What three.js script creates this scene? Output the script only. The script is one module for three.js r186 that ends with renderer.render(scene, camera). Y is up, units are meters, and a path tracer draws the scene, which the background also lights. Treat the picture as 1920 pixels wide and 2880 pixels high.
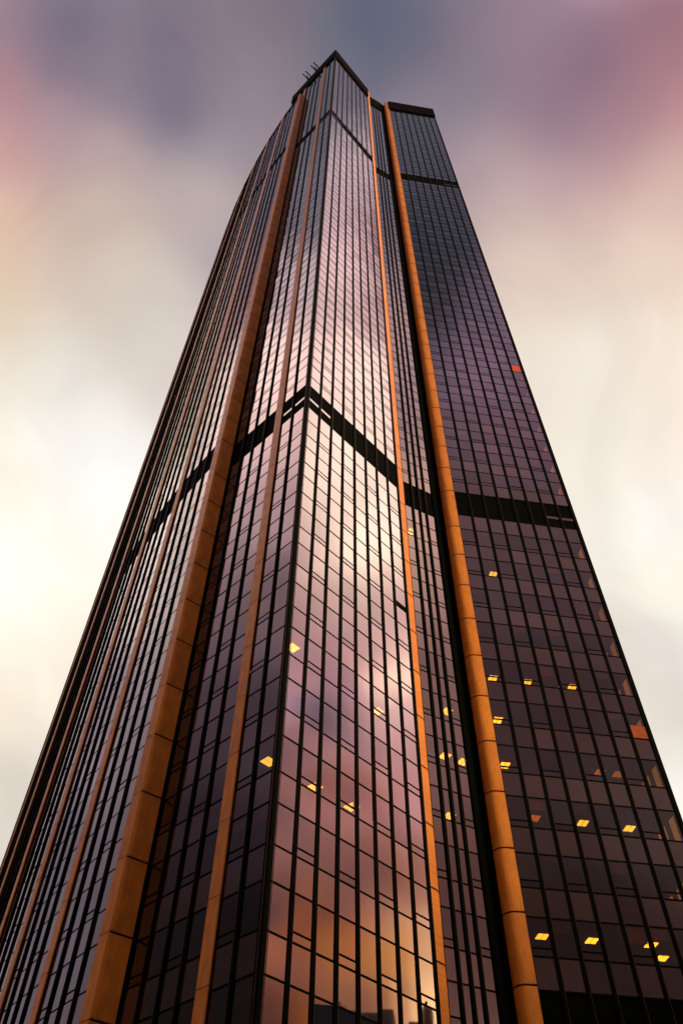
import * as THREE from 'three';
import { mergeGeometries } from 'three/addons/utils/BufferGeometryUtils.js';
import { RectAreaLightUniformsLib } from 'three/addons/lights/RectAreaLightUniformsLib.js';

RectAreaLightUniformsLib.init();
const R = (d) => d * Math.PI / 180;
const scene = new THREE.Scene();

// ------------------------------------------------------------------ camera
const EYE = 1.6;
const camera = new THREE.PerspectiveCamera(65.31, 682 / 1024, 0.1, 3000);
camera.rotation.order = 'YXZ';
camera.position.set(0, EYE, 0);
camera.rotation.set(R(51.5), 0, R(0.79));
camera.updateMatrixWorld(); camera.updateProjectionMatrix();

// ------------------------------------------------------------------ noise
let seed = 20240611;
const rnd = () => { seed |= 0; seed = seed + 0x6D2B79F5 | 0; let t = Math.imul(seed ^ seed >>> 15, 1 | seed); t = t + Math.imul(t ^ t >>> 7, 61 | t) ^ t; return ((t ^ t >>> 14) >>> 0) / 4294967296; };
const gauss = () => Math.sqrt(-2 * Math.log(rnd() + 1e-9)) * Math.cos(2 * Math.PI * rnd());
const hash3 = (x, y, z) => { let h = Math.imul(x, 374761393) ^ Math.imul(y, 668265263) ^ Math.imul(z, 2147483647 - 1274126177); h = Math.imul(h ^ h >>> 13, 1274126177); return ((h ^ h >>> 16) >>> 0) / 4294967296; };
const sm = (t) => t * t * (3 - 2 * t);
function vnoise(x, y, z) {
  const xi = Math.floor(x), yi = Math.floor(y), zi = Math.floor(z), u = sm(x - xi), v = sm(y - yi), w = sm(z - zi);
  const l = (a, b, t) => a + (b - a) * t, h = (i, j, k) => hash3(xi + i, yi + j, zi + k);
  return l(l(l(h(0, 0, 0), h(1, 0, 0), u), l(h(0, 1, 0), h(1, 1, 0), u), v), l(l(h(0, 0, 1), h(1, 0, 1), u), l(h(0, 1, 1), h(1, 1, 1), u), v), w);
}
function fbm(x, y, z, o = 5) { let s = 0, a = 0.5, n = 0; for (let i = 0; i < o; i++) { s += a * vnoise(x, y, z); n += a; a *= 0.52; x = x * 2.03 + 17.1; y = y * 2.03 + 5.3; z = z * 2.03 + 9.7; } return s / n; }

// ------------------------------------------------------------------ sky: broken evening cloud, lit from a low sun beyond +x
const toLin = (c) => { c /= 255; return c <= 0.04045 ? c / 12.92 : Math.pow((c + 0.055) / 1.055, 2.4); };
// azimuth from -z towards +x, elevation, cloud colour (sRGB)
const CLOUDS = [[-74,69,150,125,138],[-69,72,108,104,124],[-65,67,188,135,140],[-59,65,205,155,150],[-52,61,225,190,165],[-47,58,232,205,180],[-44,56,232,218,190],[-41,54,245,235,220],[-36,56,250,245,235],[-32,52,254,252,246],[-36,48,250,240,225],[-64,70,125,115,135],[-58,68,170,145,155],[-58,73,140,125,140],[-47,69,185,160,160],[-41,66,205,185,170],[-36,63,222,205,190],[-43,75,112,108,128],[-51,77,120,110,130],[-41,78,150,135,145],[-27,78,160,145,155],[-27,75,165,150,160],[-27,71,190,175,170],[-30,63,215,205,195],[-26,60,225,215,205],[-21,83,125,112,125],[-26,81,150,135,142],[-26,51,255,253,248],[24,83,85,95,115],[39,81,100,100,120],[7,82,115,115,130],[42,78,130,120,135],[52,79,140,120,135],[59,77,150,125,140],[55,74,150,125,140],[59,72,125,98,118],[50,71,135,112,130],[54,69,150,115,130],[72,70,135,100,115],[68,69,165,115,125],[62,67,195,140,140],[60,69,160,120,130],[30,77,145,132,145],[32,73,175,155,160],[43,69,190,160,165],[51,67,200,160,160],[55,65,215,185,170],[34,70,205,180,175],[50,65,220,195,175],[42,66,205,180,170],[33,66,222,200,185],[43,62,228,208,190],[47,61,220,195,180],[33,63,220,200,185],[34,59,243,235,222],[41,58,235,222,205],[42,56,235,220,205],[29,60,235,225,210],[35,54,240,230,215],[36,51,240,225,215],[30,52,240,232,218],[33,48,247,243,236],[-30,43,250,244,230],[-27,34,238,224,205],[-25,36,240,228,212],[-24,32,228,220,208],[-24,28,228,220,208],[-23,25,225,215,200],[30,44,245,238,225],[29,38,248,242,232],[26,36,240,232,218],[26,30,245,240,232],[-17,68,170,158,165],[0,45,240,232,220],[0,30,235,226,212],[0,58,225,212,200],[0,12,215,200,185]]
  .map(([a, e, r, g, b]) => [a, e, toLin(r), toLin(g), toLin(b)]);
// the rest of the sky, as the facades mirror it: linear radiance
const MIRRORED = [
  // towards the sunset: broken cloud with gaps of low evening light
  [90.7,38.4,2.64,1.48,1.63,0.0006],[88.8,39.2,3.18,1.58,1.59,0.0006],[85.7,39.3,2.13,1.03,1.15,0.0006],[84.3,37.8,2.48,1.26,1.53,0.0006],[83.0,39.3,5.41,3.20,2.42,0.0006],[81.8,38.8,6.85,4.54,3.16,0.0006],[80.5,39.2,6.70,4.69,3.51,0.0006],[90.5,36.6,2.67,1.36,1.50,0.0006],[89.0,37.9,0.94,0.58,0.86,0.0006],[87.4,36.9,0.56,0.36,0.58,0.0006],[85.9,36.4,0.72,0.42,0.57,0.0006],[84.4,35.6,0.91,0.48,0.57,0.0006],[83.0,36.4,3.05,1.51,1.39,0.0006],[81.8,36.9,3.19,1.77,1.77,0.0006],[80.6,37.1,3.79,2.21,2.05,0.0006],[90.8,34.7,0.98,0.52,0.56,0.0006],[89.1,35.0,1.34,0.59,0.60,0.0006],[87.2,35.2,1.90,0.86,0.77,0.0006],[85.7,34.8,2.58,1.18,1.19,0.0006],[82.9,34.9,1.81,0.92,0.93,0.0006],[81.7,35.3,2.44,1.37,1.51,0.0006],[80.5,35.3,3.17,1.61,1.48,0.0006],[90.8,32.4,1.52,0.61,0.62,0.0006],[88.9,31.9,1.97,0.79,0.70,0.0006],[87.4,32.5,1.08,0.43,0.38,0.0006],[85.9,32.5,1.59,0.50,0.37,0.0006],[84.3,31.5,1.05,0.36,0.34,0.0006],[83.0,31.9,1.69,0.56,0.50,0.0006],[81.8,32.5,3.09,1.40,1.15,0.0006],[80.6,33.0,2.63,1.24,1.25,0.0006],[90.9,30.4,0.79,0.36,0.36,0.0006],[89.1,30.5,1.37,0.61,0.62,0.0006],[87.3,30.5,2.31,0.88,0.79,0.0006],[84.4,30.2,2.24,0.97,0.91,0.0006],[83.1,31.0,1.86,0.74,0.75,0.0006],[81.8,31.0,2.52,1.16,1.05,0.0006],[80.6,30.9,2.87,1.39,1.53,0.0006],[90.7,27.7,1.23,0.51,0.45,0.0006],[89.0,27.0,1.17,0.48,0.41,0.0006],[87.4,26.4,0.99,0.44,0.41,0.0006],[85.8,26.1,0.88,0.37,0.36,0.0006],[84.4,27.1,0.96,0.37,0.35,0.0006],[83.0,26.9,1.37,0.42,0.28,0.0006],[81.7,26.0,1.60,0.69,0.55,0.0006],[90.8,25.3,0.53,0.23,0.24,0.0006],[89.0,24.8,2.01,0.45,0.19,0.0006],[90.6,22.9,2.53,0.76,0.40,0.0006],[87.2,24.7,0.67,0.20,0.15,0.0006],[87.2,23.3,3.39,0.91,0.15,0.0006],[85.8,23.5,2.96,0.81,0.23,0.0006],[84.4,25.0,1.65,0.71,0.64,0.0006],[84.4,23.4,4.15,1.55,0.23,0.0006],[83.0,24.7,3.43,1.52,0.79,0.0006],[81.7,24.0,4.23,2.18,1.27,0.0006],[80.5,23.3,3.55,1.87,1.37,0.0006],[83.1,22.7,3.46,1.07,0.19,0.0006],[90.8,20.4,0.54,0.19,0.16,0.0006],[88.9,22.0,1.02,0.39,0.34,0.0006],[87.3,21.4,1.46,0.58,0.39,0.0006],[85.8,20.8,1.21,0.51,0.41,0.0006],[84.5,20.8,0.63,0.25,0.23,0.0006],[83.0,21.4,1.93,0.63,0.19,0.0006],[81.7,22.0,4.73,2.20,0.79,0.0006],[81.7,21.1,9.47,5.78,2.88,0.0006],[80.8,21.4,9.36,7.27,4.16,0.0006],[80.6,20.2,9.37,7.06,3.52,0.0006],[88.9,19.8,1.48,0.33,0.09,0.0006],[87.4,19.2,2.02,0.45,0.06,0.0006],[84.3,19.9,1.09,0.44,0.33,0.0006],[83.0,19.9,2.74,0.98,0.44,0.0006],[90.0,19.2,0.27,0.12,0.11,0.0006],
  [78,14,5.0,3.6,1.9],[92,16,0.6,0.25,0.13],[86,44,3.6,2.4,2.0],[84,50,6.0,4.5,3.4],[88,56,4.9,3.5,2.8],[86,62,4.4,3.0,2.6],[85,69,3.4,2.2,2.1],[86,74,2.0,1.4,1.5],[86,79,0.30,0.29,0.38],
  [60,40,1.6,1.35,1.1],[62,20,2.8,2.2,1.5],[62,52,1.5,1.2,0.95],[48,46,1.0,0.86,0.74],[45,25,1.2,1.0,0.8],
  [104,14,2.0,1.1,0.6],[112,24,0.5,0.22,0.2],[115,37,0.9,0.45,0.42],[115,52,2.6,1.5,1.2],[116,64,1.7,1.05,1.05],[115,75,0.4,0.36,0.46],
  // behind the viewer
  [145,14,0.10,0.06,0.05],[148,22,0.11,0.06,0.055],[140,29,0.26,0.16,0.15],[148,37,0.24,0.13,0.14],[142,44,0.40,0.22,0.25],[148,50,0.45,0.25,0.27],[144,57,0.66,0.37,0.50],[145,62,0.95,0.55,0.80],[150,67,0.12,0.12,0.16],[149,69,0.07,0.11,0.15],[140,66,0.7,0.45,0.65],[143,70,0.16,0.16,0.23],[146,75,0.22,0.24,0.32],[142,80,0.26,0.26,0.34],
  [180,15,0.2,0.14,0.12],[180,30,0.25,0.17,0.17],[180,50,0.35,0.24,0.27],[180,70,0.2,0.19,0.24],[-150,20,0.2,0.14,0.13],[-150,45,0.4,0.28,0.3],[-150,70,0.3,0.25,0.3],[-120,20,0.2,0.14,0.15],[-120,45,0.8,0.62,0.6],[-120,68,0.6,0.45,0.48],
  // beyond the long facade
  [-85,14,0.04,0.026,0.026],[-85,22,0.045,0.028,0.03],[-83,29,0.10,0.065,0.085],[-84,37,0.26,0.16,0.21],[-85,44,0.75,0.46,0.52],[-85,50,1.9,1.2,1.2],[-85,55,3.6,2.3,2.1],[-85,60,4.0,2.7,2.4],[-84,67,1.9,1.35,1.4],[-83,73,0.42,0.4,0.5],[-83,79,0.24,0.23,0.29],
  [-54,25,0.42,0.34,0.42],[-55,36,0.75,0.56,0.66],[-54,44,2.0,1.6,1.45],[-53,50,2.6,2.1,1.8],[-70,55,3.0,2.1,1.9],[-66,60,2.4,1.8,1.6],[-40,36,0.9,0.75,0.72],[-40,25,0.7,0.6,0.58],
];
const KNOTS = CLOUDS.concat(MIRRORED).map(([a, e, r, g, b, near = 0.0024]) => [Math.sin(R(a)) * Math.cos(R(e)), Math.sin(R(e)), -Math.cos(R(a)) * Math.cos(R(e)), Math.log(r), Math.log(g), Math.log(b), near]);
function skyTexture(W, H) {
  const data = new Float32Array(W * H * 4);
  for (let j = 0; j < H; j++) {
    const el = ((j + 0.5) / H - 0.5) * Math.PI, up = Math.max(el, -0.02);
    for (let i = 0; i < W; i++) {
      const ph = ((i + 0.5) / W - 0.5) * 2 * Math.PI, x = Math.cos(ph) * Math.cos(up), y = Math.sin(up), z = Math.sin(ph) * Math.cos(up), o = (j * W + i) * 4;
      data[o + 3] = 1;
      if (el < -0.03) { data[o] = 0.10; data[o + 1] = 0.08; data[o + 2] = 0.07; continue; }
      // wind-drawn cloud: warp the direction with slow noise, then add wisps
      const k = 1 / (y + 0.35), px = x * k, pz = z * k;
      const wx = fbm(px * 2.2 + 3, pz * 2.2, 1.7, 4) - 0.5, wz = fbm(px * 2.2, pz * 2.2 + 8, 5.1, 4) - 0.5, wy = fbm(px * 2.2 + 20, pz * 2.2, 9.3, 4) - 0.5;
      const dx = x + wx * 0.12, dy = y + wy * 0.08, dz = z + wz * 0.12;
      let s = 0, r = 0, g = 0, b = 0;
      for (const q of KNOTS) {
        const d = (dx - q[0]) ** 2 + (dy - q[1]) ** 2 + (dz - q[2]) ** 2, w = 1 / ((d + q[6]) * (d + q[6]));
        s += w; r += w * q[3]; g += w * q[4]; b += w * q[5];
      }
      const wisp = (fbm(px * 3.1 + wx * 2, pz * 3.1 + wz * 2, 2.2, 6) - 0.5) * 0.7 + (fbm(px * 8 + wx * 5, pz * 5 + wz * 5, 6.2, 5) - 0.5) * 0.22;
      data[o] = Math.exp(r / s + wisp * 0.9); data[o + 1] = Math.exp(g / s + wisp); data[o + 2] = Math.exp(b / s + wisp * 0.95);
    }
  }
  const t = new THREE.DataTexture(data, W, H, THREE.RGBAFormat, THREE.FloatType);
  t.mapping = THREE.EquirectangularReflectionMapping; t.magFilter = t.minFilter = THREE.LinearFilter; t.wrapS = THREE.RepeatWrapping; t.needsUpdate = true;
  return t;
}
scene.background = skyTexture(1536, 768);
scene.environment = scene.background;

// ------------------------------------------------------------------ sun, veiled by cloud
const sun = new THREE.DirectionalLight(new THREE.Color().setRGB(1, 0.74, 0.40), 3.0);
sun.position.set(Math.sin(R(123)) * Math.cos(R(14)) * 400, Math.sin(R(14)) * 400, -Math.cos(R(123)) * Math.cos(R(14)) * 400).add(new THREE.Vector3(0, 60, -50));
sun.target.position.set(0, 60, -50); scene.add(sun, sun.target);
sun.castShadow = true; sun.shadow.radius = 22; sun.shadow.mapSize.set(2048, 2048);
Object.assign(sun.shadow.camera, { left: -180, right: 180, top: 180, bottom: -180, near: 1, far: 900 });

const renderer = new THREE.WebGLRenderer({ antialias: true });
renderer.setSize(682, 1024);
renderer.toneMapping = THREE.LinearToneMapping;
renderer.toneMappingExposure = 1;
renderer.shadowMap.enabled = true;

// ------------------------------------------------------------------ textures and materials
function noiseTexture(n, fn, srgb) {
  const d = new Uint8Array(n * n * 4);
  for (let j = 0; j < n; j++) for (let i = 0; i < n; i++) { const c = fn(i / n, j / n); const o = (j * n + i) * 4; d[o] = c[0] * 255; d[o + 1] = c[1] * 255; d[o + 2] = c[2] * 255; d[o + 3] = 255; }
  const t = new THREE.DataTexture(d, n, n); t.wrapS = t.wrapT = THREE.RepeatWrapping; t.magFilter = THREE.LinearFilter; t.minFilter = THREE.LinearMipmapLinearFilter; t.generateMipmaps = true;
  if (srgb) t.colorSpace = THREE.SRGBColorSpace; t.needsUpdate = true; return t;
}
const clamp = (x, a = 0, b = 1) => Math.min(b, Math.max(a, x));
// anodised cladding: mottled, with faint run marks
const mottle = noiseTexture(256, (u, v) => { const a = fbm(u * 5, v * 5, 1, 5), b = fbm(u * 40, v * 40, 4, 3), s = fbm(u * 26, v * 1.5, 7, 4); const k = clamp(0.93 + (a - 0.5) * 0.26 + (b - 0.5) * 0.12 + (s - 0.5) * 0.14); return [k, k * 0.985, k * 0.96]; }, true);
const mottleRough = noiseTexture(256, (u, v) => { const a = clamp(0.62 + (fbm(u * 9, v * 9, 3, 4) - 0.5) * 0.5); return [a, a, a]; });
const glassWave = noiseTexture(128, (u, v) => { const a = clamp(0.5 + (fbm(u * 2.2, v * 1.6, 11, 2) - 0.5) * 1.2); return [a, a, a]; });

const col = (r, g, b) => new THREE.Color().setRGB(r, g, b);
const glassMats = [], spandrelMats = [], orangeMats = [];
for (const [r, g, b, ior] of [[0.42, 0.23, 0.10, 2.3], [0.36, 0.20, 0.09, 2.33], [0.30, 0.17, 0.09, 2.2], [0.24, 0.17, 0.13, 2.25], [0.20, 0.15, 0.12, 2.1]])
  glassMats.push(new THREE.MeshPhysicalMaterial({ name: 'bronze_glass_' + glassMats.length, color: col(r, g, b), roughness: 0, transmission: 1, thickness: 0, ior, bumpMap: glassWave, bumpScale: 0.0005 }));
for (let i = 0; i < 4; i++) spandrelMats.push(new THREE.MeshPhysicalMaterial({ name: 'spandrel_glass_' + i, color: col(0.020 + i * 0.006, 0.010 + i * 0.003, 0.008 + i * 0.0025), roughness: 0.03, ior: 2.18 + i * 0.05, bumpMap: glassWave, bumpScale: 0.0005 }));
for (let i = 0; i < 3; i++) orangeMats.push(new THREE.MeshPhysicalMaterial({ name: 'copper_cladding_' + i, color: col(0.86 - i * 0.05, 0.31 - i * 0.02, 0.036), map: mottle, roughness: 0.75, roughnessMap: mottleRough, metalness: 0, specularIntensity: 0.5, bumpMap: mottle, bumpScale: 0.002 }));
const M = {
  black: new THREE.MeshPhysicalMaterial({ name: 'black_aluminium', color: col(0.0025, 0.0036, 0.0027), roughness: 0.75, specularIntensity: 0.04 }),
  louvre: new THREE.MeshPhysicalMaterial({ name: 'black_louvre', color: col(0.0022, 0.0034, 0.0025), roughness: 0.9, specularIntensity: 0.05 }),
  groove: new THREE.MeshStandardMaterial({ name: 'dark_brown_groove', color: col(0.03, 0.010, 0.006), roughness: 0.8 }),
  edge: new THREE.MeshPhysicalMaterial({ name: 'brown_bead', color: col(0.035, 0.014, 0.010), roughness: 0.5, specularIntensity: 0.3 }),
  concrete: new THREE.MeshStandardMaterial({ name: 'slab_concrete', color: col(0.07, 0.055, 0.05), roughness: 0.9 }),
  ceiling: new THREE.MeshStandardMaterial({ name: 'core_wall', color: col(0.10, 0.085, 0.075), roughness: 0.9 }),
  lampOn: new THREE.MeshStandardMaterial({ name: 'lit_tube', color: col(0.8, 0.6, 0.3), emissive: col(1, 0.60, 0.06), emissiveIntensity: 7 }),
  lampDim: new THREE.MeshStandardMaterial({ name: 'dim_tube', color: col(0.8, 0.6, 0.3), emissive: col(1, 0.36, 0.03), emissiveIntensity: 1.0 }),
  lampCase: new THREE.MeshStandardMaterial({ name: 'lamp_case', color: col(0.3, 0.26, 0.2), roughness: 0.6 }),
  redPanel: new THREE.MeshPhysicalMaterial({ name: 'red_orange_panel', color: col(0.85, 0.10, 0.005), roughness: 0.5, map: mottle }),
  cloth: new THREE.MeshStandardMaterial({ name: 'brown_blind', color: col(0.30, 0.17, 0.12), roughness: 0.95 }),
  clear: new THREE.MeshPhysicalMaterial({ name: 'clear_rear_glass', color: col(0.80, 0.42, 0.11), roughness: 0, transmission: 1, thickness: 0, ior: 1.5 }),
  blind: new THREE.MeshStandardMaterial({ name: 'orange_board', color: col(0.42, 0.10, 0.02), roughness: 0.9, map: mottle }),
  asphalt: new THREE.MeshStandardMaterial({ name: 'asphalt', color: col(0.05, 0.048, 0.046), roughness: 0.95, map: mottle }),
  stone: new THREE.MeshStandardMaterial({ name: 'limestone', color: col(0.30, 0.26, 0.21), roughness: 0.9, map: mottle }),
  zinc: new THREE.MeshStandardMaterial({ name: 'zinc_roof', color: col(0.16, 0.17, 0.19), roughness: 0.6 }),
  brick: new THREE.MeshStandardMaterial({ name: 'chimney_brick', color: col(0.25, 0.14, 0.10), roughness: 0.9 }),
  darkGlass: new THREE.MeshPhysicalMaterial({ name: 'dark_window', color: col(0.02, 0.02, 0.022), roughness: 0.08 }),
};

// ------------------------------------------------------------------ plan of the tower (metres; x to the right, -z away from the viewer)
const V = (x, z) => new THREE.Vector2(x, z);
const PITCH = 1.3464;
function lineFace(ox, oz, ux, uz, flip) { // straight wall: point at a, outward normal
  const n = flip ? [-(-uz), -(ux)] : [-uz, ux];
  return { at: (a) => [ox + ux * a, oz + uz * a], u: () => [ux, uz], n: () => n };
}
const tN = R(46.705), tF = R(8.187), tR = R(27.8), hL = R(44.3);
const FN = lineFace(-2.738, -32.0, Math.cos(tN), -Math.sin(tN)); // end wall, near wing; normal (sin, cos)
const FF = lineFace(9.822, -42.522, Math.cos(tF), -Math.sin(tF)); // end wall, far wing
const FR = lineFace(6.79, -42.26, Math.cos(tR), -Math.sin(tR)); // recess between them
const FL = lineFace(-2.85, -31.87, -Math.cos(hL), -Math.sin(hL), true); // set-back corner bay of the long facade
// curved long facade: heading 49.45 deg + 0.5 deg per metre
const arcTable = (() => { const T = [], d = 0.02; let x = 0, z = 0; for (let i = 0; i <= 2700; i++) { T.push([x, z]); const h = R(49.45 + 0.5 * (i * d + d / 2)); x -= Math.cos(h) * d; z -= Math.sin(h) * d; } const k = T[Math.round(1.61 / d)]; return T.map(([a, b]) => [a - k[0] - 11.64, b - k[1] - 39.09]); })();
const FM = {
  at: (t) => { const f = (t + 0.5 - 0.5) / 0.02; if (f < 0) { const h = R(49.45); return [arcTable[0][0] - Math.cos(h) * t, arcTable[0][1] - Math.sin(h) * t]; } const i = Math.min(2699, Math.floor(f)), k = f - i; return [arcTable[i][0] + (arcTable[i + 1][0] - arcTable[i][0]) * k, arcTable[i][1] + (arcTable[i + 1][1] - arcTable[i][1]) * k]; },
  u: (t) => { const h = R(49.45 + 0.5 * t); return [-Math.cos(h), -Math.sin(h)]; },
  n: (t) => { const h = R(49.45 + 0.5 * t); return [-Math.sin(h), Math.cos(h)]; },
};
// heights (above the ground)
const FLOOR = 3.535, SP = 1.575, WIN = FLOOR - SP;
const spandrels = [], windows = [];
for (let k = -2; k <= 10; k++) { const s = 14.15 + FLOOR * k + EYE; spandrels.push([s - SP, s, 'low', k]); windows.push([s, s + WIN, 'low', k]); }
spandrels.push([51.46 + EYE, 53.34 + EYE, 'low', 11]);
for (let j = 0; j <= 26; j++) { const b = 56.58 + FLOOR * j + EYE; spandrels.push([b, b + SP, 'mid', j]); if (j < 26) windows.push([b + SP, b + FLOOR, 'mid', j]); }
for (let j = 0; j <= 14; j++) { const b = 153.9 + FLOOR * j + EYE; spandrels.push([b, b + SP, 'top', j]); if (j < 14) windows.push([b + SP, b + FLOOR, 'top', j]); }
const BAND1 = [53.34 + EYE, 56.58 + EYE], BAND2 = [150.06 + EYE, 153.9 + EYE], GLASS_TOP = 204.96 + EYE, TOP = 212.4 + EYE, SHIELD_GLASS = 190.83 + EYE, SHIELD_TOP = 194.1 + EYE;
const joints = [0]; for (let k = -3; k <= 10; k++) joints.push(16.31 + FLOOR * k + EYE);
for (let k = 0; k <= 26; k++) joints.push(56.6 + FLOOR * k + EYE);
for (let k = 0; k <= 15; k++) joints.push(154.1 + FLOOR * k + EYE);
joints.push(TOP);

// ------------------------------------------------------------------ tower group and helpers
const tower = new THREE.Group(); tower.name = 'office_tower';
tower.position.set(8.8, 0, -40); scene.add(tower);
tower.userData = { label: 'tall dark office tower with bronze glass, copper ribs and stepped corner', category: 'tower' };
const ORG = tower.position;
const used = new Map();
function numbered(name) { const k = used.get(name) ?? 0; used.set(name, k + 1); return k ? `${name}_${String(k).padStart(3, '0')}` : name; }
function addPart(name, geo, mat, parent = tower) { const m = new THREE.Mesh(geo, mat); m.name = numbered(name); m.castShadow = m.receiveShadow = true; parent.add(m); return m; }

// unit pane: front face at z = 0, edges going back to z = -1, no back face
const unitPane = (() => {
  const p = [], n = [], uv = [], ix = [];
  const quad = (a, b, c, d, nn, uvs) => { const o = p.length / 3; for (const q of [a, b, c, d]) p.push(...q); for (let i = 0; i < 4; i++) n.push(...nn); uv.push(...uvs); ix.push(o, o + 1, o + 2, o, o + 2, o + 3); };
  quad([-.5, -.5, 0], [.5, -.5, 0], [.5, .5, 0], [-.5, .5, 0], [0, 0, 1], [0, 0, 1, 0, 1, 1, 0, 1]);
  quad([.5, -.5, 0], [.5, -.5, -1], [.5, .5, -1], [.5, .5, 0], [1, 0, 0], [0, 0, 0, 0, 0, 0, 0, 0]);
  quad([-.5, -.5, -1], [-.5, -.5, 0], [-.5, .5, 0], [-.5, .5, -1], [-1, 0, 0], [0, 0, 0, 0, 0, 0, 0, 0]);
  quad([-.5, .5, 0], [.5, .5, 0], [.5, .5, -1], [-.5, .5, -1], [0, 1, 0], [0, 0, 0, 0, 0, 0, 0, 0]);
  quad([-.5, -.5, -1], [.5, -.5, -1], [.5, -.5, 0], [-.5, -.5, 0], [0, -1, 0], [0, 0, 0, 0, 0, 0, 0, 0]);
  const g = new THREE.BufferGeometry(); g.setAttribute('position', new THREE.Float32BufferAttribute(p, 3)); g.setAttribute('normal', new THREE.Float32BufferAttribute(n, 3)); g.setAttribute('uv', new THREE.Float32BufferAttribute(uv, 2)); g.setIndex(ix); return g;
})();
const unitBox = new THREE.BoxGeometry(1, 1, 1);
// a piece of a wall: centre (a, y, out) on a face, size along/high/deep, small turns
function matrixOn(face, a0, a1, y0, y1, out, deep, yaw = 0, pitch = 0, boxed = false) {
  const p0 = face.at(a0), p1 = face.at(a1), dx = p1[0] - p0[0], dz = p1[1] - p0[1], len = Math.hypot(dx, dz), n = face.n((a0 + a1) / 2);
  let ux = dx / len, uz = dz / len; let nx = -uz, nz = ux; if (nx * n[0] + nz * n[1] < 0) { nx = -nx; nz = -nz; }
  // right-handed basis: X along so that X x Y = n
  let X = new THREE.Vector3(ux, 0, uz); const Y = new THREE.Vector3(0, 1, 0), Z = new THREE.Vector3(nx, 0, nz);
  if (new THREE.Vector3().crossVectors(X, Y).dot(Z) < 0) X.negate();
  const q = new THREE.Quaternion().setFromRotationMatrix(new THREE.Matrix4().makeBasis(X, Y, Z)).multiply(new THREE.Quaternion().setFromEuler(new THREE.Euler(pitch, yaw, 0)));
  const o = boxed ? out - deep / 2 : out;
  const pos = new THREE.Vector3((p0[0] + p1[0]) / 2 + nx * o - ORG.x, (y0 + y1) / 2 - ORG.y, (p0[1] + p1[1]) / 2 + nz * o - ORG.z);
  return new THREE.Matrix4().compose(pos, q, new THREE.Vector3(len, y1 - y0, deep));
}
const camM = new THREE.Matrix4().multiplyMatrices(camera.projectionMatrix, camera.matrixWorldInverse);
const bag = {}; // kind -> list of {m, mat, geo, size}
function piece(kind, geo, mat, m) {
  let ok = 0; const c = [[-.5, -.5], [.5, -.5], [.5, .5], [-.5, .5]].map(([x, y]) => { const v = new THREE.Vector3(x, y, 0).applyMatrix4(m).add(ORG).applyMatrix4(camM); if (Math.abs(v.x) < 1 && Math.abs(v.y) < 1 && v.z < 1) ok++; return v; });
  let area = 0; for (let i = 0; i < 4; i++) { const a = c[i], b = c[(i + 1) % 4]; area += a.x * b.y - b.x * a.y; }
  (bag[kind] ??= []).push({ geo, mat, m, size: ok ? Math.abs(area) * ok / 4 : 0 });
}
function flush() {
  for (const [kind, list] of Object.entries(bag)) {
    list.sort((a, b) => b.size - a.size);
    list.forEach((e, i) => { if (i < 300) { const o = addPart(kind, e.geo, e.mat); e.m.decompose(o.position, o.quaternion, o.scale); if (e.mat === M.redPanel) o.userData.label = 'red-orange spandrel panel at the outer edge'; } });
    const rest = new Map(); for (const e of list.slice(300)) { if (!rest.has(e.mat)) rest.set(e.mat, []); rest.get(e.mat).push(e.geo.clone().applyMatrix4(e.m)); }
    for (const [mat, geos] of rest) { const o = addPart(kind + '_field', mergeGeometries(geos), mat); o.userData.kind = 'stuff'; }
  }
}
const pick = (list) => list[Math.floor(rnd() * list.length)];
const solid = (name, face, a0, a1, y0, y1, out, deep, mat) => { const o = addPart(name, unitBox, mat); matrixOn(face, a0, a1, y0, y1, out, deep, 0, 0, true).decompose(o.position, o.quaternion, o.scale); return o; };

// one bay of panes between two mullions
const BAR = 0.095;
function bay(face, a0, a1, o) {
  const tilt = () => gauss() * R(o.tilt ?? 0.16);
  const top = o.top ?? GLASS_TOP;
  for (const [y0, y1, zone, k] of spandrels) {
    if (y1 > top + 0.01 || (o.skip && o.skip('s', zone, k))) continue;
    const red = o.red && zone === 'mid' && k === 7;
    piece('spandrel_panel', unitPane, red ? M.redPanel : pick(spandrelMats), matrixOn(face, a0, a1, y0 + BAR / 2, y1 - BAR / 2, 0, 0.03, tilt(), tilt()));
  }
  for (const [y0, y1, zone, k] of windows) {
    if (y1 > top + 0.01 || (o.skip && o.skip('w', zone, k))) continue;
    let lo = y0 + BAR / 2;
    if (o.vent) {
      const shut = !(o.open && zone === 'low' && k === o.open);
      piece('vent_pane', unitPane, shut ? pick(glassMats) : M.louvre, matrixOn(face, a0, a1, lo, y0 + 0.36, 0, 0.03, tilt(), tilt()));
      piece('vent_bar', unitBox, M.black, matrixOn(face, a0, a1, y0 + 0.36, y0 + 0.45, 0.012, 0.06, 0, 0, true));
      lo = y0 + 0.45;
    }
    piece('window_pane', unitPane, pick(glassMats), matrixOn(face, a0, a1, lo, y1 - BAR / 2, 0, 0.03, tilt(), tilt()));
    if (o.blinds && rnd() < o.blinds) { const drop = (0.2 + 0.3 * rnd()) * (y1 - y0); piece('window_blind', unitBox, M.cloth, matrixOn(face, a0 + 0.03, a1 - 0.03, y1 - drop, y1 - 0.02, -0.1, 0.015, 0, 0, true)); }
  }
}
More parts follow.
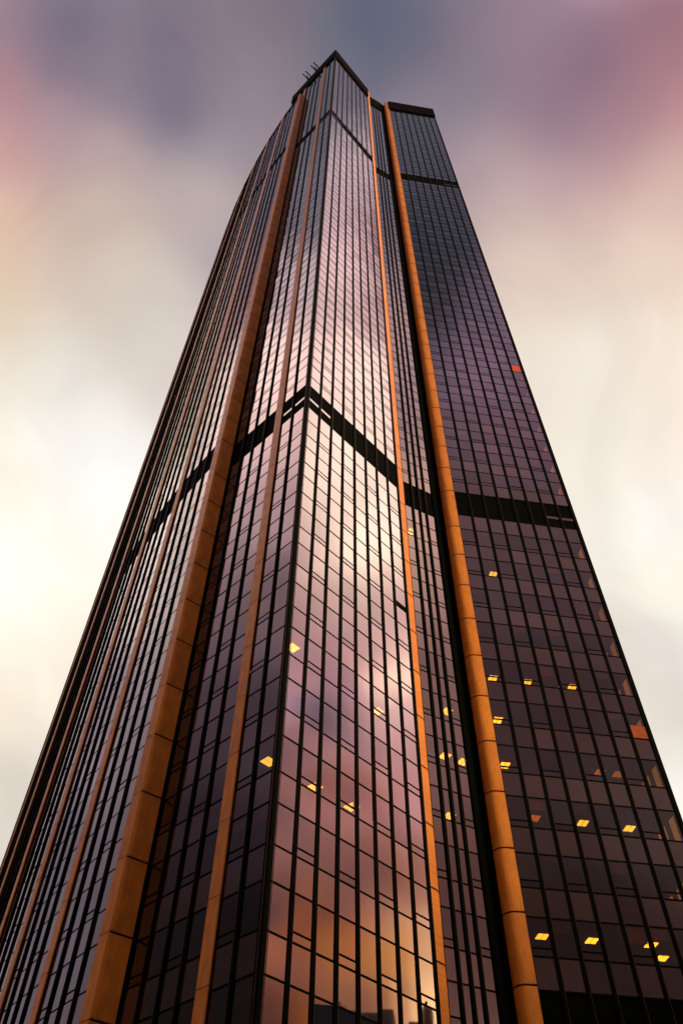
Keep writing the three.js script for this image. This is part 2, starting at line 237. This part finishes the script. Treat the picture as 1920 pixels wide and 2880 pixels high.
function bars(face, a0, a1, top = GLASS_TOP, skip) { // transoms: one bar per joint between rows
  const ys = new Set(); for (const [y0, y1, zone, k] of spandrels) if (y1 <= top + 0.01 && !(skip && skip('s', zone, k))) { ys.add(y0.toFixed(3)); ys.add(y1.toFixed(3)); }
  for (const s of ys) { const y = +s; piece('transom', unitBox, M.black, matrixOn(face, a0, a1, y - BAR / 2, y + BAR / 2, 0.014, 0.07, 0, 0, true)); }
}
function blackBands(face, list, top, slits) {
  for (const [a0, a1, slit] of list) for (const b of [BAND1, BAND2]) {
    const o = solid('louvre_panel', face, a0, a1, b[0] + 0.05, b[1] - 0.05, -0.02, 0.06, M.louvre);
    if (slit) { const y = b[0] + 1.14; piece('slit_pane', unitPane, spandrelMats[1], matrixOn(face, a0, a1, y, y + 0.3, 0.0, 0.03)); }
  }
}
const mullion = (face, a, w, p, top = TOP - 0.3) => solid('mullion', face, a - w / 2, a + w / 2, 0, top, p, p + 0.12, M.black);
function bead(face, a, out, top) { solid('mullion_bead', face, a - 0.014, a + 0.014, 0, top, out + 0.018, 0.03, M.edge); }

// ------------------------------------------------------------------ near wing: eight bays
const NW = 0.25, NP = 0.04, noOrd = {};
const skipF = (row, zone, k) => zone === 'low' && k <= 0;
for (let i = 0; i < 8; i++) bay(FN, i * PITCH + NW / 2, (i + 1) * PITCH - NW / 2, { vent: i % 2 === 1, open: i === 7 ? 7 : undefined, blinds: 0.16 });
bars(FN, 0.02, 8 * PITCH);
blackBands(FN, [...Array(8).keys()].map((i) => [i * PITCH + NW / 2, (i + 1) * PITCH - NW / 2, i < 2]));
for (let i = 1; i <= 8; i++) { mullion(FN, i * PITCH, NW, NP); bead(FN, i * PITCH + NW / 2 - 0.03, NP, TOP - 0.3); }
solid('parapet', FN, -0.35, 10.9, GLASS_TOP, TOP, 0.28, 0.6, M.louvre);
// ------------------------------------------------------------------ far wing: eight bays
for (let i = 0; i < 8; i++) bay(FF, i * PITCH + NW / 2, (i + 1) * PITCH - NW / 2, { vent: i % 2 === 0, red: i === 7, skip: skipF, blinds: i < 7 ? 0.22 : 0 });
bars(FF, 0, 8 * PITCH, GLASS_TOP, skipF);
blackBands(FF, [...Array(8).keys()].map((i) => [i * PITCH + NW / 2, (i + 1) * PITCH - NW / 2, i > 5]));
for (let i = 0; i <= 7; i++) { mullion(FF, i * PITCH, NW, NP); bead(FF, i * PITCH + NW / 2 - 0.03, NP, TOP - 0.3); }
solid('corner_post', FF, 8 * PITCH - NW / 2, 8 * PITCH + 0.16, 0, TOP - 4.6, 0.08, 0.4, M.black);
solid('parapet', FF, 0.0, 11.0, GLASS_TOP, TOP, 0.28, 0.6, M.louvre);
solid('podium_wall', FF, -0.2, 10.9, 0, 14.15 + EYE + WIN - 0.05, -0.03, 0.3, M.louvre);
solid('orange_board', FF, 7 * PITCH + NW / 2 + 0.02, 8 * PITCH - NW / 2 - 0.02, 31.88 + EYE, 32.86 + EYE, 0.02, 0.03, M.blind);
// ------------------------------------------------------------------ recess: two full and two half bays
{
  const c = -0.17, e = [[-1.66, -0.96], [-0.75, -0.27], [-0.07, 0.40], [0.60, 1.32]];
  e.forEach(([a0, a1], i) => bay(FR, a0, a1, { vent: i === 0 || i === 3 }));
  bars(FR, -1.7, 1.35); blackBands(FR, e);
  for (const a of [-0.855, -0.17, 0.5]) { mullion(FR, a, 0.2, 0.1); bead(FR, a + 0.07, 0.1, TOP - 0.3); }
  solid('recess_side_panel', FR, 1.32, 3.3, 0, TOP - 0.2, 0.12, 0.3, M.louvre);
  solid('recess_side_panel', FR, -3.2, -1.66, 0, TOP - 0.2, 0.12, 0.3, M.louvre);
  solid('parapet', FR, -1.7, 1.5, GLASS_TOP, TOP, 0.2, 0.5, M.louvre);
}
// ------------------------------------------------------------------ set-back corner bay of the long facade
const FINW = 0.75, LP = 0.09, LW = 0.18, RIBP = 0.127;
{
  const e = [[0.2, 1.375], [1.555, 2.745], [3.495, 4.66], [4.84, 6.0], [6.18, 7.34], [7.52, 8.68]];
  e.forEach(([a0, a1], i) => bay(FL, a0, a1, { vent: i % 2 === 1, blinds: 0.15 }));
  bars(FL, 0.02, 2.76); bars(FL, 3.48, 8.8); blackBands(FL, e.map((x, i) => [...x, i < 2]));
  for (const a of [1.465, 4.75, 6.09, 7.43, 8.74]) { mullion(FL, a, LW, LP); bead(FL, a + LW / 2 - 0.02, LP, TOP - 0.3); }
  solid('parapet', FL, -0.1, 14, GLASS_TOP, TOP, 0.28, 0.6, M.louvre);
  solid('upper_wall', FL, 10.1, 14, SHIELD_TOP - 3, GLASS_TOP, 0, 0.3, M.louvre);
  const e2 = [[8.75, 9.02]]; 
}
// corner post with two beads
{
  const g = new THREE.Shape(); const c = [-2.85 - ORG.x, -31.87 - ORG.z];
  const nN = FN.n(), nL = FL.n(), uN = FN.u(), uL = FL.u();
  const P = (x, z) => g.moveTo(x, -z);
  const pts = [[c[0] + uN[0] * 0.24 + nN[0] * 0.07, c[1] + uN[1] * 0.24 + nN[1] * 0.07], [c[0] + nN[0] * 0.10 + nL[0] * 0.06 + 0.02, c[1] + nN[1] * 0.1 + nL[1] * 0.06], [c[0] + nL[0] * 0.10 + nN[0] * 0.06 - 0.02, c[1] + nL[1] * 0.1 + nN[1] * 0.06], [c[0] + uL[0] * 0.14 + nL[0] * 0.10, c[1] + uL[1] * 0.14 + nL[1] * 0.10], [c[0] + uL[0] * 0.14 - nL[0] * 0.2, c[1] + uL[1] * 0.14 - nL[1] * 0.2], [c[0] + uN[0] * 0.24 - nN[0] * 0.2, c[1] + uN[1] * 0.24 - nN[1] * 0.2]];
  pts.forEach(([x, z], i) => i ? g.lineTo(x, -z) : g.moveTo(x, -z)); g.closePath();
  const geo = new THREE.ExtrudeGeometry(g, { depth: TOP - 0.4, bevelEnabled: false }); geo.rotateX(-Math.PI / 2);
  addPart('corner_post', geo, M.black);
  bead(FN, 0.12, 0.07, TOP - 0.4); bead(FL, -0.02, 0.12, TOP - 0.4);
}
// ------------------------------------------------------------------ copper ribs
const jointsTo = (top) => { const j = joints.filter((y) => y < top - 0.5); j.push(top); return j; };
function rib(face, a, p, top) {
  solid('rib_core', face, a + 0.01, a + FINW - 0.01, 0, top - 0.05, p - 0.07, p + 0.1, M.black);
  const j = jointsTo(top);
  for (let i = 0; i + 1 < j.length; i++) piece('rib_panel', unitBox, pick(orangeMats), matrixOn(face, a, a + FINW, j[i] + 0.018, j[i + 1] - 0.018, p + (rnd() - 0.5) * 0.014, 0.07, 0, 0, true));
}
rib(FL, 2.745, RIBP, TOP - 0.2);
rib(FL, 9.1, RIBP, TOP - 0.2);
// ------------------------------------------------------------------ long curved facade, standing proud of the corner bay
{
  const MOD = 5.9;
  for (let k = 0; k < 8; k++) {
    const r = 5.11 + k * MOD, m = [r - 3.87, r - 2.535, r - 1.2], s = k ? r - MOD + FINW : 0.02;
    const list = [[s, m[0] - LW / 2], [m[0] + LW / 2, m[1] - LW / 2], [m[1] + LW / 2, m[2] - LW / 2], [m[2] + LW / 2, r]];
    list.forEach(([a0, a1], i) => bay(FM, a0, a1, { vent: i % 2 === 1, top: SHIELD_GLASS }));
    bars(FM, s, r, SHIELD_GLASS);
    for (const [a0, a1] of list) for (const b of [BAND1, BAND2]) solid('louvre_panel', FM, a0, a1, b[0] + 0.05, b[1] - 0.05, -0.02, 0.06, M.louvre);
    for (const a of m) { mullion(FM, a, LW, LP, SHIELD_TOP - 0.3); if (k < 3) bead(FM, a + LW / 2 - 0.02, LP, SHIELD_TOP - 0.3); }
    rib(FM, r, RIBP, SHIELD_TOP - 0.1);
    solid('parapet', FM, s - 0.02, r + FINW - 0.02, SHIELD_GLASS, SHIELD_TOP, 0.1, 0.5, M.louvre);
  }
}
// ------------------------------------------------------------------ return of the long facade: a wide copper blade
{
  const j = jointsTo(SHIELD_TOP - 0.05), nL = FL.n(), uL = FL.u();
  const root = FL.at(8.82), tip = [FL.at(9.0)[0] + nL[0] * 1.27, FL.at(9.0)[1] + nL[1] * 1.27];
  const len = Math.hypot(tip[0] - root[0], tip[1] - root[1]), ux = (tip[0] - root[0]) / len, uz = (tip[1] - root[1]) / len;
  const side = { at: (a) => [root[0] + ux * a, root[1] + uz * a], u: () => [ux, uz], n: () => [uz * -1 > 0 ? -uz : uz, 0].map((v, i) => [-uz, ux][i]) };
  // outward normal of the return faces the corner bay
  const toCorner = [-uL[0], -uL[1]]; side.n = () => (-uz * toCorner[0] + ux * toCorner[1] > 0 ? [-uz, ux] : [uz, -ux]);
  const front = { at: (a) => [tip[0] + uL[0] * a, tip[1] + uL[1] * a], u: () => uL, n: () => nL };
  solid('blade_core', side, 0.0, len - 0.04, 0, SHIELD_TOP - 0.1, -0.05, 0.62, M.groove);
  for (let i = 0; i + 1 < j.length; i++) {
    const gap = 0.055, black = j[i + 1] > SHIELD_GLASS + 2.5;
    piece('blade_side_panel', unitBox, pick(orangeMats), matrixOn(side, 0.0, len - 0.012, j[i] + gap, j[i + 1] - gap, (rnd() - 0.5) * 0.008, 0.06, 0, 0, true));
    piece('blade_front_panel', unitBox, pick(orangeMats), matrixOn(front, 0.004, FINW, j[i] + 0.02, j[i + 1] - 0.02, (rnd() - 0.5) * 0.006, 0.06, 0, 0, true));
  }
}
// ------------------------------------------------------------------ rounded copper columns at the inner ends of the wings
function column(face, aEdge, dir) { // flat strip from aEdge, then half a cylinder turning back into the recess
  const rc = 0.57, flat = 0.48, n = face.n(), u = face.u(), pts = [];
  const P = (a, out) => { const q = face.at(a); return [q[0] + n[0] * out - ORG.x, q[1] + n[1] * out - ORG.z]; };
  const outline = (r, out) => { const L = [P(aEdge, out - 0.5), P(aEdge, out)]; for (let i = 0; i <= 28; i++) { const t = i / 28 * Math.PI; L.push(P(aEdge + dir * (flat + Math.sin(t) * r), out - rc + Math.cos(t) * r)); } return L; };
  const shape = (L) => { const s = new THREE.Shape(); L.forEach(([x, z], i) => i ? s.lineTo(x, -z) : s.moveTo(x, -z)); s.closePath(); return s; };
  const outer = shape(outline(rc, 0.05));
  const core = new THREE.ExtrudeGeometry(shape(outline(rc - 0.04, 0.01)), { depth: TOP - 0.2, bevelEnabled: false }); core.rotateX(-Math.PI / 2);
  addPart('column_core', core, M.groove);
  const smooth = (g) => { // smooth normals on the round part
    const p = g.attributes.position, nn = g.attributes.normal, cx = P(aEdge + dir * flat, 0.05 - rc);
    for (let i = 0; i < p.count; i++) { if (Math.abs(nn.getY(i)) > 0.5) continue; const x = p.getX(i) - cx[0], z = p.getZ(i) - cx[1], d = Math.hypot(x, z); if (Math.abs(d - rc) < 0.012 && x * u[0] * dir + z * u[1] * dir >= -0.001) nn.setXYZ(i, x / d, 0, z / d); }
    return g;
  };
  const geos = new Map();
  for (let i = 0; i + 1 < joints.length; i++) {
    const h = +(joints[i + 1] - joints[i]).toFixed(3);
    if (!geos.has(h)) { const g = new THREE.ExtrudeGeometry(outer, { depth: h - 0.10, bevelEnabled: false }); g.rotateX(-Math.PI / 2); smooth(g); const uvA = g.attributes.uv, p = g.attributes.position; for (let q = 0; q < p.count; q++) uvA.setXY(q, (p.getX(q) + p.getZ(q)) * 0.6, p.getY(q) * 0.25); geos.set(h, g); }
    const o = addPart('column_panel', geos.get(h), pick(orangeMats)); o.position.y = joints[i] + 0.05;
  }
}
column(FN, 10.87, 1);
column(FF, 0.1, -1);
flush();

// ------------------------------------------------------------------ inside: floors, core and the glazing of the sides turned away
const mid = [8.82, -37.96], ee = [0.886, -0.463];
const mirror = ([x, z]) => { const k = 2 * ((x - mid[0]) * ee[0] + (z - mid[1]) * ee[1]); return [x - k * ee[0], z - k * ee[1]]; };
const inset = (f, a, d) => { const p = f.at(a), n = f.n(a); return [p[0] - n[0] * d, p[1] - n[1] * d]; };
function planShape(d, back) {
  const half = [inset(FL, 0.45, d), inset(FL, 8.7, d)];
  for (const t of [0.6, 12, 24, 36, 46]) half.push(inset(FM, t, d + back));
  const L = [...half, ...half.slice().reverse().map(mirror), inset(FF, 0.3, d), inset(FR, 1.6, d + 0.1), inset(FR, -1.9, d + 0.1), inset(FN, 10.6, d)];
  const s = new THREE.Shape(); L.forEach(([x, z], i) => i ? s.lineTo(x - ORG.x, -(z - ORG.z)) : s.moveTo(x - ORG.x, -(z - ORG.z))); s.closePath(); return s;
}
const slabs = {};
const slabGeo = (h, high) => slabs[h.toFixed(2) + high] ??= (() => { const g = new THREE.ExtrudeGeometry(planShape(0.42, high ? 1.4 : 0), { depth: h, bevelEnabled: false }); g.rotateX(-Math.PI / 2); return g; })();
for (const [y0, y1] of spandrels) { const o = addPart('floor_slab', slabGeo(y1 - y0 - 0.04, y0 > SHIELD_GLASS - 1), M.concrete); o.position.y = y0 + 0.02; }
for (const [b, high] of [[BAND1, false], [BAND2, false], [[GLASS_TOP, TOP - 0.5], true]]) { const o = addPart('service_floor', slabGeo(b[1] - b[0] - 0.06, high), M.louvre); o.position.y = b[0] + 0.03; }
{
  const c = [mid[0] - 0.463 * 31, mid[1] - 0.886 * 31], g = new THREE.BoxGeometry(13, TOP - 2, 40), o = addPart('lift_core', g, M.ceiling);
  o.position.set(c[0] - ORG.x, (TOP - 2) / 2, c[1] - ORG.z); o.rotation.y = Math.atan2(0.463, 0.886);
  // far long facade (mirror of the near one) and its ribbon windows
  const FLm = { at: (a) => mirror(FL.at(a)), n: (a) => { const n = FL.n(a), k = 2 * (n[0] * ee[0] + n[1] * ee[1]); return [n[0] - k * ee[0], n[1] - k * ee[1]]; } };
  const FMm = { at: (a) => mirror(FM.at(a)), n: (a) => { const n = FM.n(a), k = 2 * (n[0] * ee[0] + n[1] * ee[1]); return [n[0] - k * ee[0], n[1] - k * ee[1]]; } };
  const rw = [], rs = [];
  for (const [y0, y1, , k] of windows) { rw.push(unitPane.clone().applyMatrix4(matrixOn(FLm, 0.2, 8.7, y0, y1, 0, 0.03))); if (y1 < SHIELD_TOP) for (let t = 0; t < 44; t += 5.5) rw.push(unitPane.clone().applyMatrix4(matrixOn(FMm, t, t + 5.4, y0, y1, 0, 0.03))); }
  for (const [y0, y1] of spandrels) { rs.push(unitBox.clone().applyMatrix4(matrixOn(FLm, 0.1, 8.8, y0, y1, 0, 0.05, 0, 0, true))); if (y1 < SHIELD_TOP) for (let t = 0; t < 44; t += 5.5) rs.push(unitBox.clone().applyMatrix4(matrixOn(FMm, t, t + 5.5, y0, y1, 0, 0.05, 0, 0, true))); }
  for (const b of [BAND1, BAND2]) rs.push(unitBox.clone().applyMatrix4(matrixOn(FLm, 0.1, 8.8, b[0], b[1], 0, 0.05, 0, 0, true)));
  addPart('ribbon_glazing_field', mergeGeometries(rw), M.clear).userData.kind = 'stuff';
  addPart('ribbon_spandrel_field', mergeGeometries(rs), spandrelMats[1]).userData.kind = 'stuff';
  solid('parapet', FLm, 0, 14, GLASS_TOP, TOP, 0.28, 0.6, M.louvre);
  for (const a of [1.35, 2.9, 4.6, 5.93, 7.27, 8.7]) solid('mullion', FLm, a - 0.09, a + 0.09, 0, TOP - 5, 0.12, 0.25, M.black);
  solid('return_wall', FLm, 8.7, 9.4, 0, SHIELD_TOP, 1.2, 1.4, M.groove);
}
// window-cleaning arms on the roof edge
for (const a of [5.9, 8.55]) {
  const geos = [], base = FL.at(a), n = FL.n(), u = FL.u();
  const bar = (p, q, r) => { const A = new THREE.Vector3(...p), B = new THREE.Vector3(...q), g = new THREE.CylinderGeometry(r, r, A.distanceTo(B), 8); g.applyQuaternion(new THREE.Quaternion().setFromUnitVectors(new THREE.Vector3(0, 1, 0), B.clone().sub(A).normalize())); g.translate((A.x + B.x) / 2, (A.y + B.y) / 2, (A.z + B.z) / 2); geos.push(g); };
  const W = (s, o, y) => [base[0] + u[0] * s + n[0] * o - ORG.x, TOP + y, base[1] + u[1] * s + n[1] * o - ORG.z];
  for (const s of [-0.35, 0.55]) { bar(W(s, 0, -0.4), W(s, 0.25, 2.2), 0.13); bar(W(s, 0.25, 2.2), W(s + 0.15, 1.75, 2.4), 0.13); }
  bar(W(-0.35, 0.1, 1.2), W(0.55, 0.1, 1.2), 0.07); bar(W(0.1, -0.2, -0.4), W(0.1, 0.9, 1.2), 0.12);
  addPart('roof_cleaning_arm', mergeGeometries(geos), M.black);
}
{ const p = FF.at(11.0), g = new THREE.BoxGeometry(0.25, 1.5, 0.25), o = addPart('roof_stub', g, M.black); o.position.set(p[0] - ORG.x, TOP + 0.3, p[1] - ORG.z); }

// ------------------------------------------------------------------ lit office lamps: place along the wall, storey, depth behind the glass
const words = ['', 'first', 'second', 'third', 'fourth', 'fifth', 'sixth', 'seventh', 'eighth', 'ninth', 'tenth', 'eleventh'];
const LAMPS = [['F', 1.40, 6, 1.95, 1], ['F', 3.94, 6, 1.97, 1], ['F', 7.28, 6, 1.97, 1], ['F', 1.26, 5, 2.05, 1], ['F', 1.21, 4, 2.05, 1], ['F', 7.50, 4, 1.8, 0], ['F', 8.73, 4, 1.8, 0], ['F', 2.55, 3, 2.1, 0], ['F', 5.63, 3, 2.14, 1], ['F', 8.67, 3, 2.25, 1], ['F', 1.64, 1, 2.03, 1], ['F', 4.44, 1, 2.05, 1], ['F', 7.80, 1, 1.99, 1], ['F', 9.04, 1, 3.49, 1], ['F', 2.82, 9, 1.52, 1],
  ['R', 1.17, 5, 1.20, 1], ['R', 0.73, 4, 1.36, 1], ['R', 2.08, 4, 1.33, 1], ['R', 1.24, 3, 2.27, 1], ['R', -0.55, 10, 1.03, 1], ['N', 8.83, 4, 1.39, 1], ['N', 6.87, 2, 1.69, 1], ['N', 4.27, 2, 1.85, 1], ['N', 1.39, 4, 1.10, 1], ['L', 2.05, 2, 1.29, 1]];
const tubeGeo = new THREE.BoxGeometry(0.26, 0.03, 0.62), caseGeo = new THREE.BoxGeometry(0.66, 0.03, 0.66);
for (const [f, a, k, d, on] of LAMPS) {
  const face = { F: FF, R: FR, N: FN, L: FL }[f], p = inset(face, a, d), y = 14.15 + EYE + FLOOR * k + WIN, n = face.n(a);
  const g = new THREE.Group(); g.name = numbered('ceiling_lamp'); g.position.set(p[0], y, p[1]); g.rotation.y = Math.atan2(n[0], n[1]); scene.add(g);
  const box = new THREE.Mesh(caseGeo, M.lampCase); box.name = 'lamp_case'; box.position.y = 0.0; g.add(box);
  for (const s of [-1, 1]) { const t = new THREE.Mesh(tubeGeo, on ? M.lampOn : M.lampDim); t.name = 'lamp_tube'; t.position.set(s * 0.16, -0.03, 0); g.add(t); }
  const light = new THREE.RectAreaLight(col(1, 0.62, 0.2), on ? 3 : 1, 0.6, 0.6); light.position.y = -0.06; light.rotation.x = -Math.PI / 2; g.add(light);
  const where = { F: 'far wing', R: 'recess between columns', N: 'near wing', L: 'set-back corner bay' }[f], from = { F: 'from its round column', R: 'from its near edge', N: 'from the sharp corner', L: 'from the sharp corner' }[f];
  const bayNo = f === 'R' ? Math.round((a + 2.2) / 0.8) : f === 'L' ? 1 : Math.max(1, Math.ceil(a / PITCH));
  g.userData = { label: `${on ? 'lit' : 'dim'} lamp in ${where}, ${words[bayNo]} bay ${from}, ${words[11 - k]} floor below band`, category: 'lamp', group: 'lit lamps behind the tower glass' };
}

// ------------------------------------------------------------------ ground and the low houses that the near wing mirrors
{
  const g = new THREE.CircleGeometry(1500, 64); g.rotateX(-Math.PI / 2);
  const m = new THREE.Mesh(g, M.asphalt); m.name = 'ground'; m.userData.kind = 'structure'; m.receiveShadow = true; m.position.y = -0.01; scene.add(m);
}
function house(x, z, turn, w, d, h, roofH, chimneys, label) {
  const o = new THREE.Group(); o.name = numbered('apartment_house'); o.position.set(x, 0, z); o.rotation.y = turn; scene.add(o);
  o.userData = { label, category: 'house', group: 'houses facing the tower' };
  const put = (name, geo, mat, px, py, pz) => { const m = new THREE.Mesh(geo, mat); m.name = name; m.position.set(px, py, pz); m.castShadow = m.receiveShadow = true; o.add(m); return m; };
  put('wall', new THREE.BoxGeometry(w, h, d), M.stone, 0, h / 2, 0);
  put('cornice', new THREE.BoxGeometry(w + 0.6, 0.35, d + 0.6), M.stone, 0, h + 0.18, 0);
  const s = new THREE.Shape(); s.moveTo(-d / 2, 0); s.lineTo(-d / 2 + roofH * 0.35, roofH * 0.75); s.lineTo(-d * 0.1, roofH); s.lineTo(d * 0.1, roofH); s.lineTo(d / 2 - roofH * 0.35, roofH * 0.75); s.lineTo(d / 2, 0); s.closePath();
  const rg = new THREE.ExtrudeGeometry(s, { depth: w, bevelEnabled: false }); rg.rotateY(Math.PI / 2); rg.translate(-w / 2, 0, 0);
  put('roof', rg, M.zinc, 0, h + 0.36, 0);
  for (const [cx, ch] of chimneys) { const c = put('chimney', new THREE.BoxGeometry(1.1, ch, d * 0.5), M.brick, cx, h + roofH * 0.7 + ch / 2, 0); for (let i = -2; i <= 2; i++) { const t = new THREE.Mesh(new THREE.CylinderGeometry(0.13, 0.16, 0.7, 8), M.brick); t.name = 'chimney_pot'; t.position.set(0, ch / 2 + 0.35, i * d * 0.09); c.add(t); } }
  const wg = new THREE.BoxGeometry(1.1, 1.9, 0.12);
  for (let r = 0; r < Math.floor(h / 3.2); r++) for (let i = 0; i < Math.floor(w / 2.6); i++) put('window', wg, M.darkGlass, -w / 2 + 1.6 + i * 2.6, 1.9 + r * 3.2, d / 2 + 0.02);
}
house(60, -50.5, -Math.PI / 2, 9, 12, 29.0, 4.6, [[-2.6, 2.4], [2.4, 2.9]], 'stone apartment house facing the tower end, with two tall brick chimneys');
house(83, 9, -2.15, 44, 14, 38, 5, [[-14, 2.5], [-3, 2], [9, 2.6]], 'long stone apartment block behind the viewer, with three chimneys');
house(60, -40.2, -Math.PI / 2, 8.6, 12, 30.2, 4.6, [[1.2, 1.5]], 'stone apartment house with one low chimney, beside the house with two');

scene.traverse((o) => { if (o.isMesh) { o.castShadow = true; o.receiveShadow = true; } });
renderer.render(scene, camera);
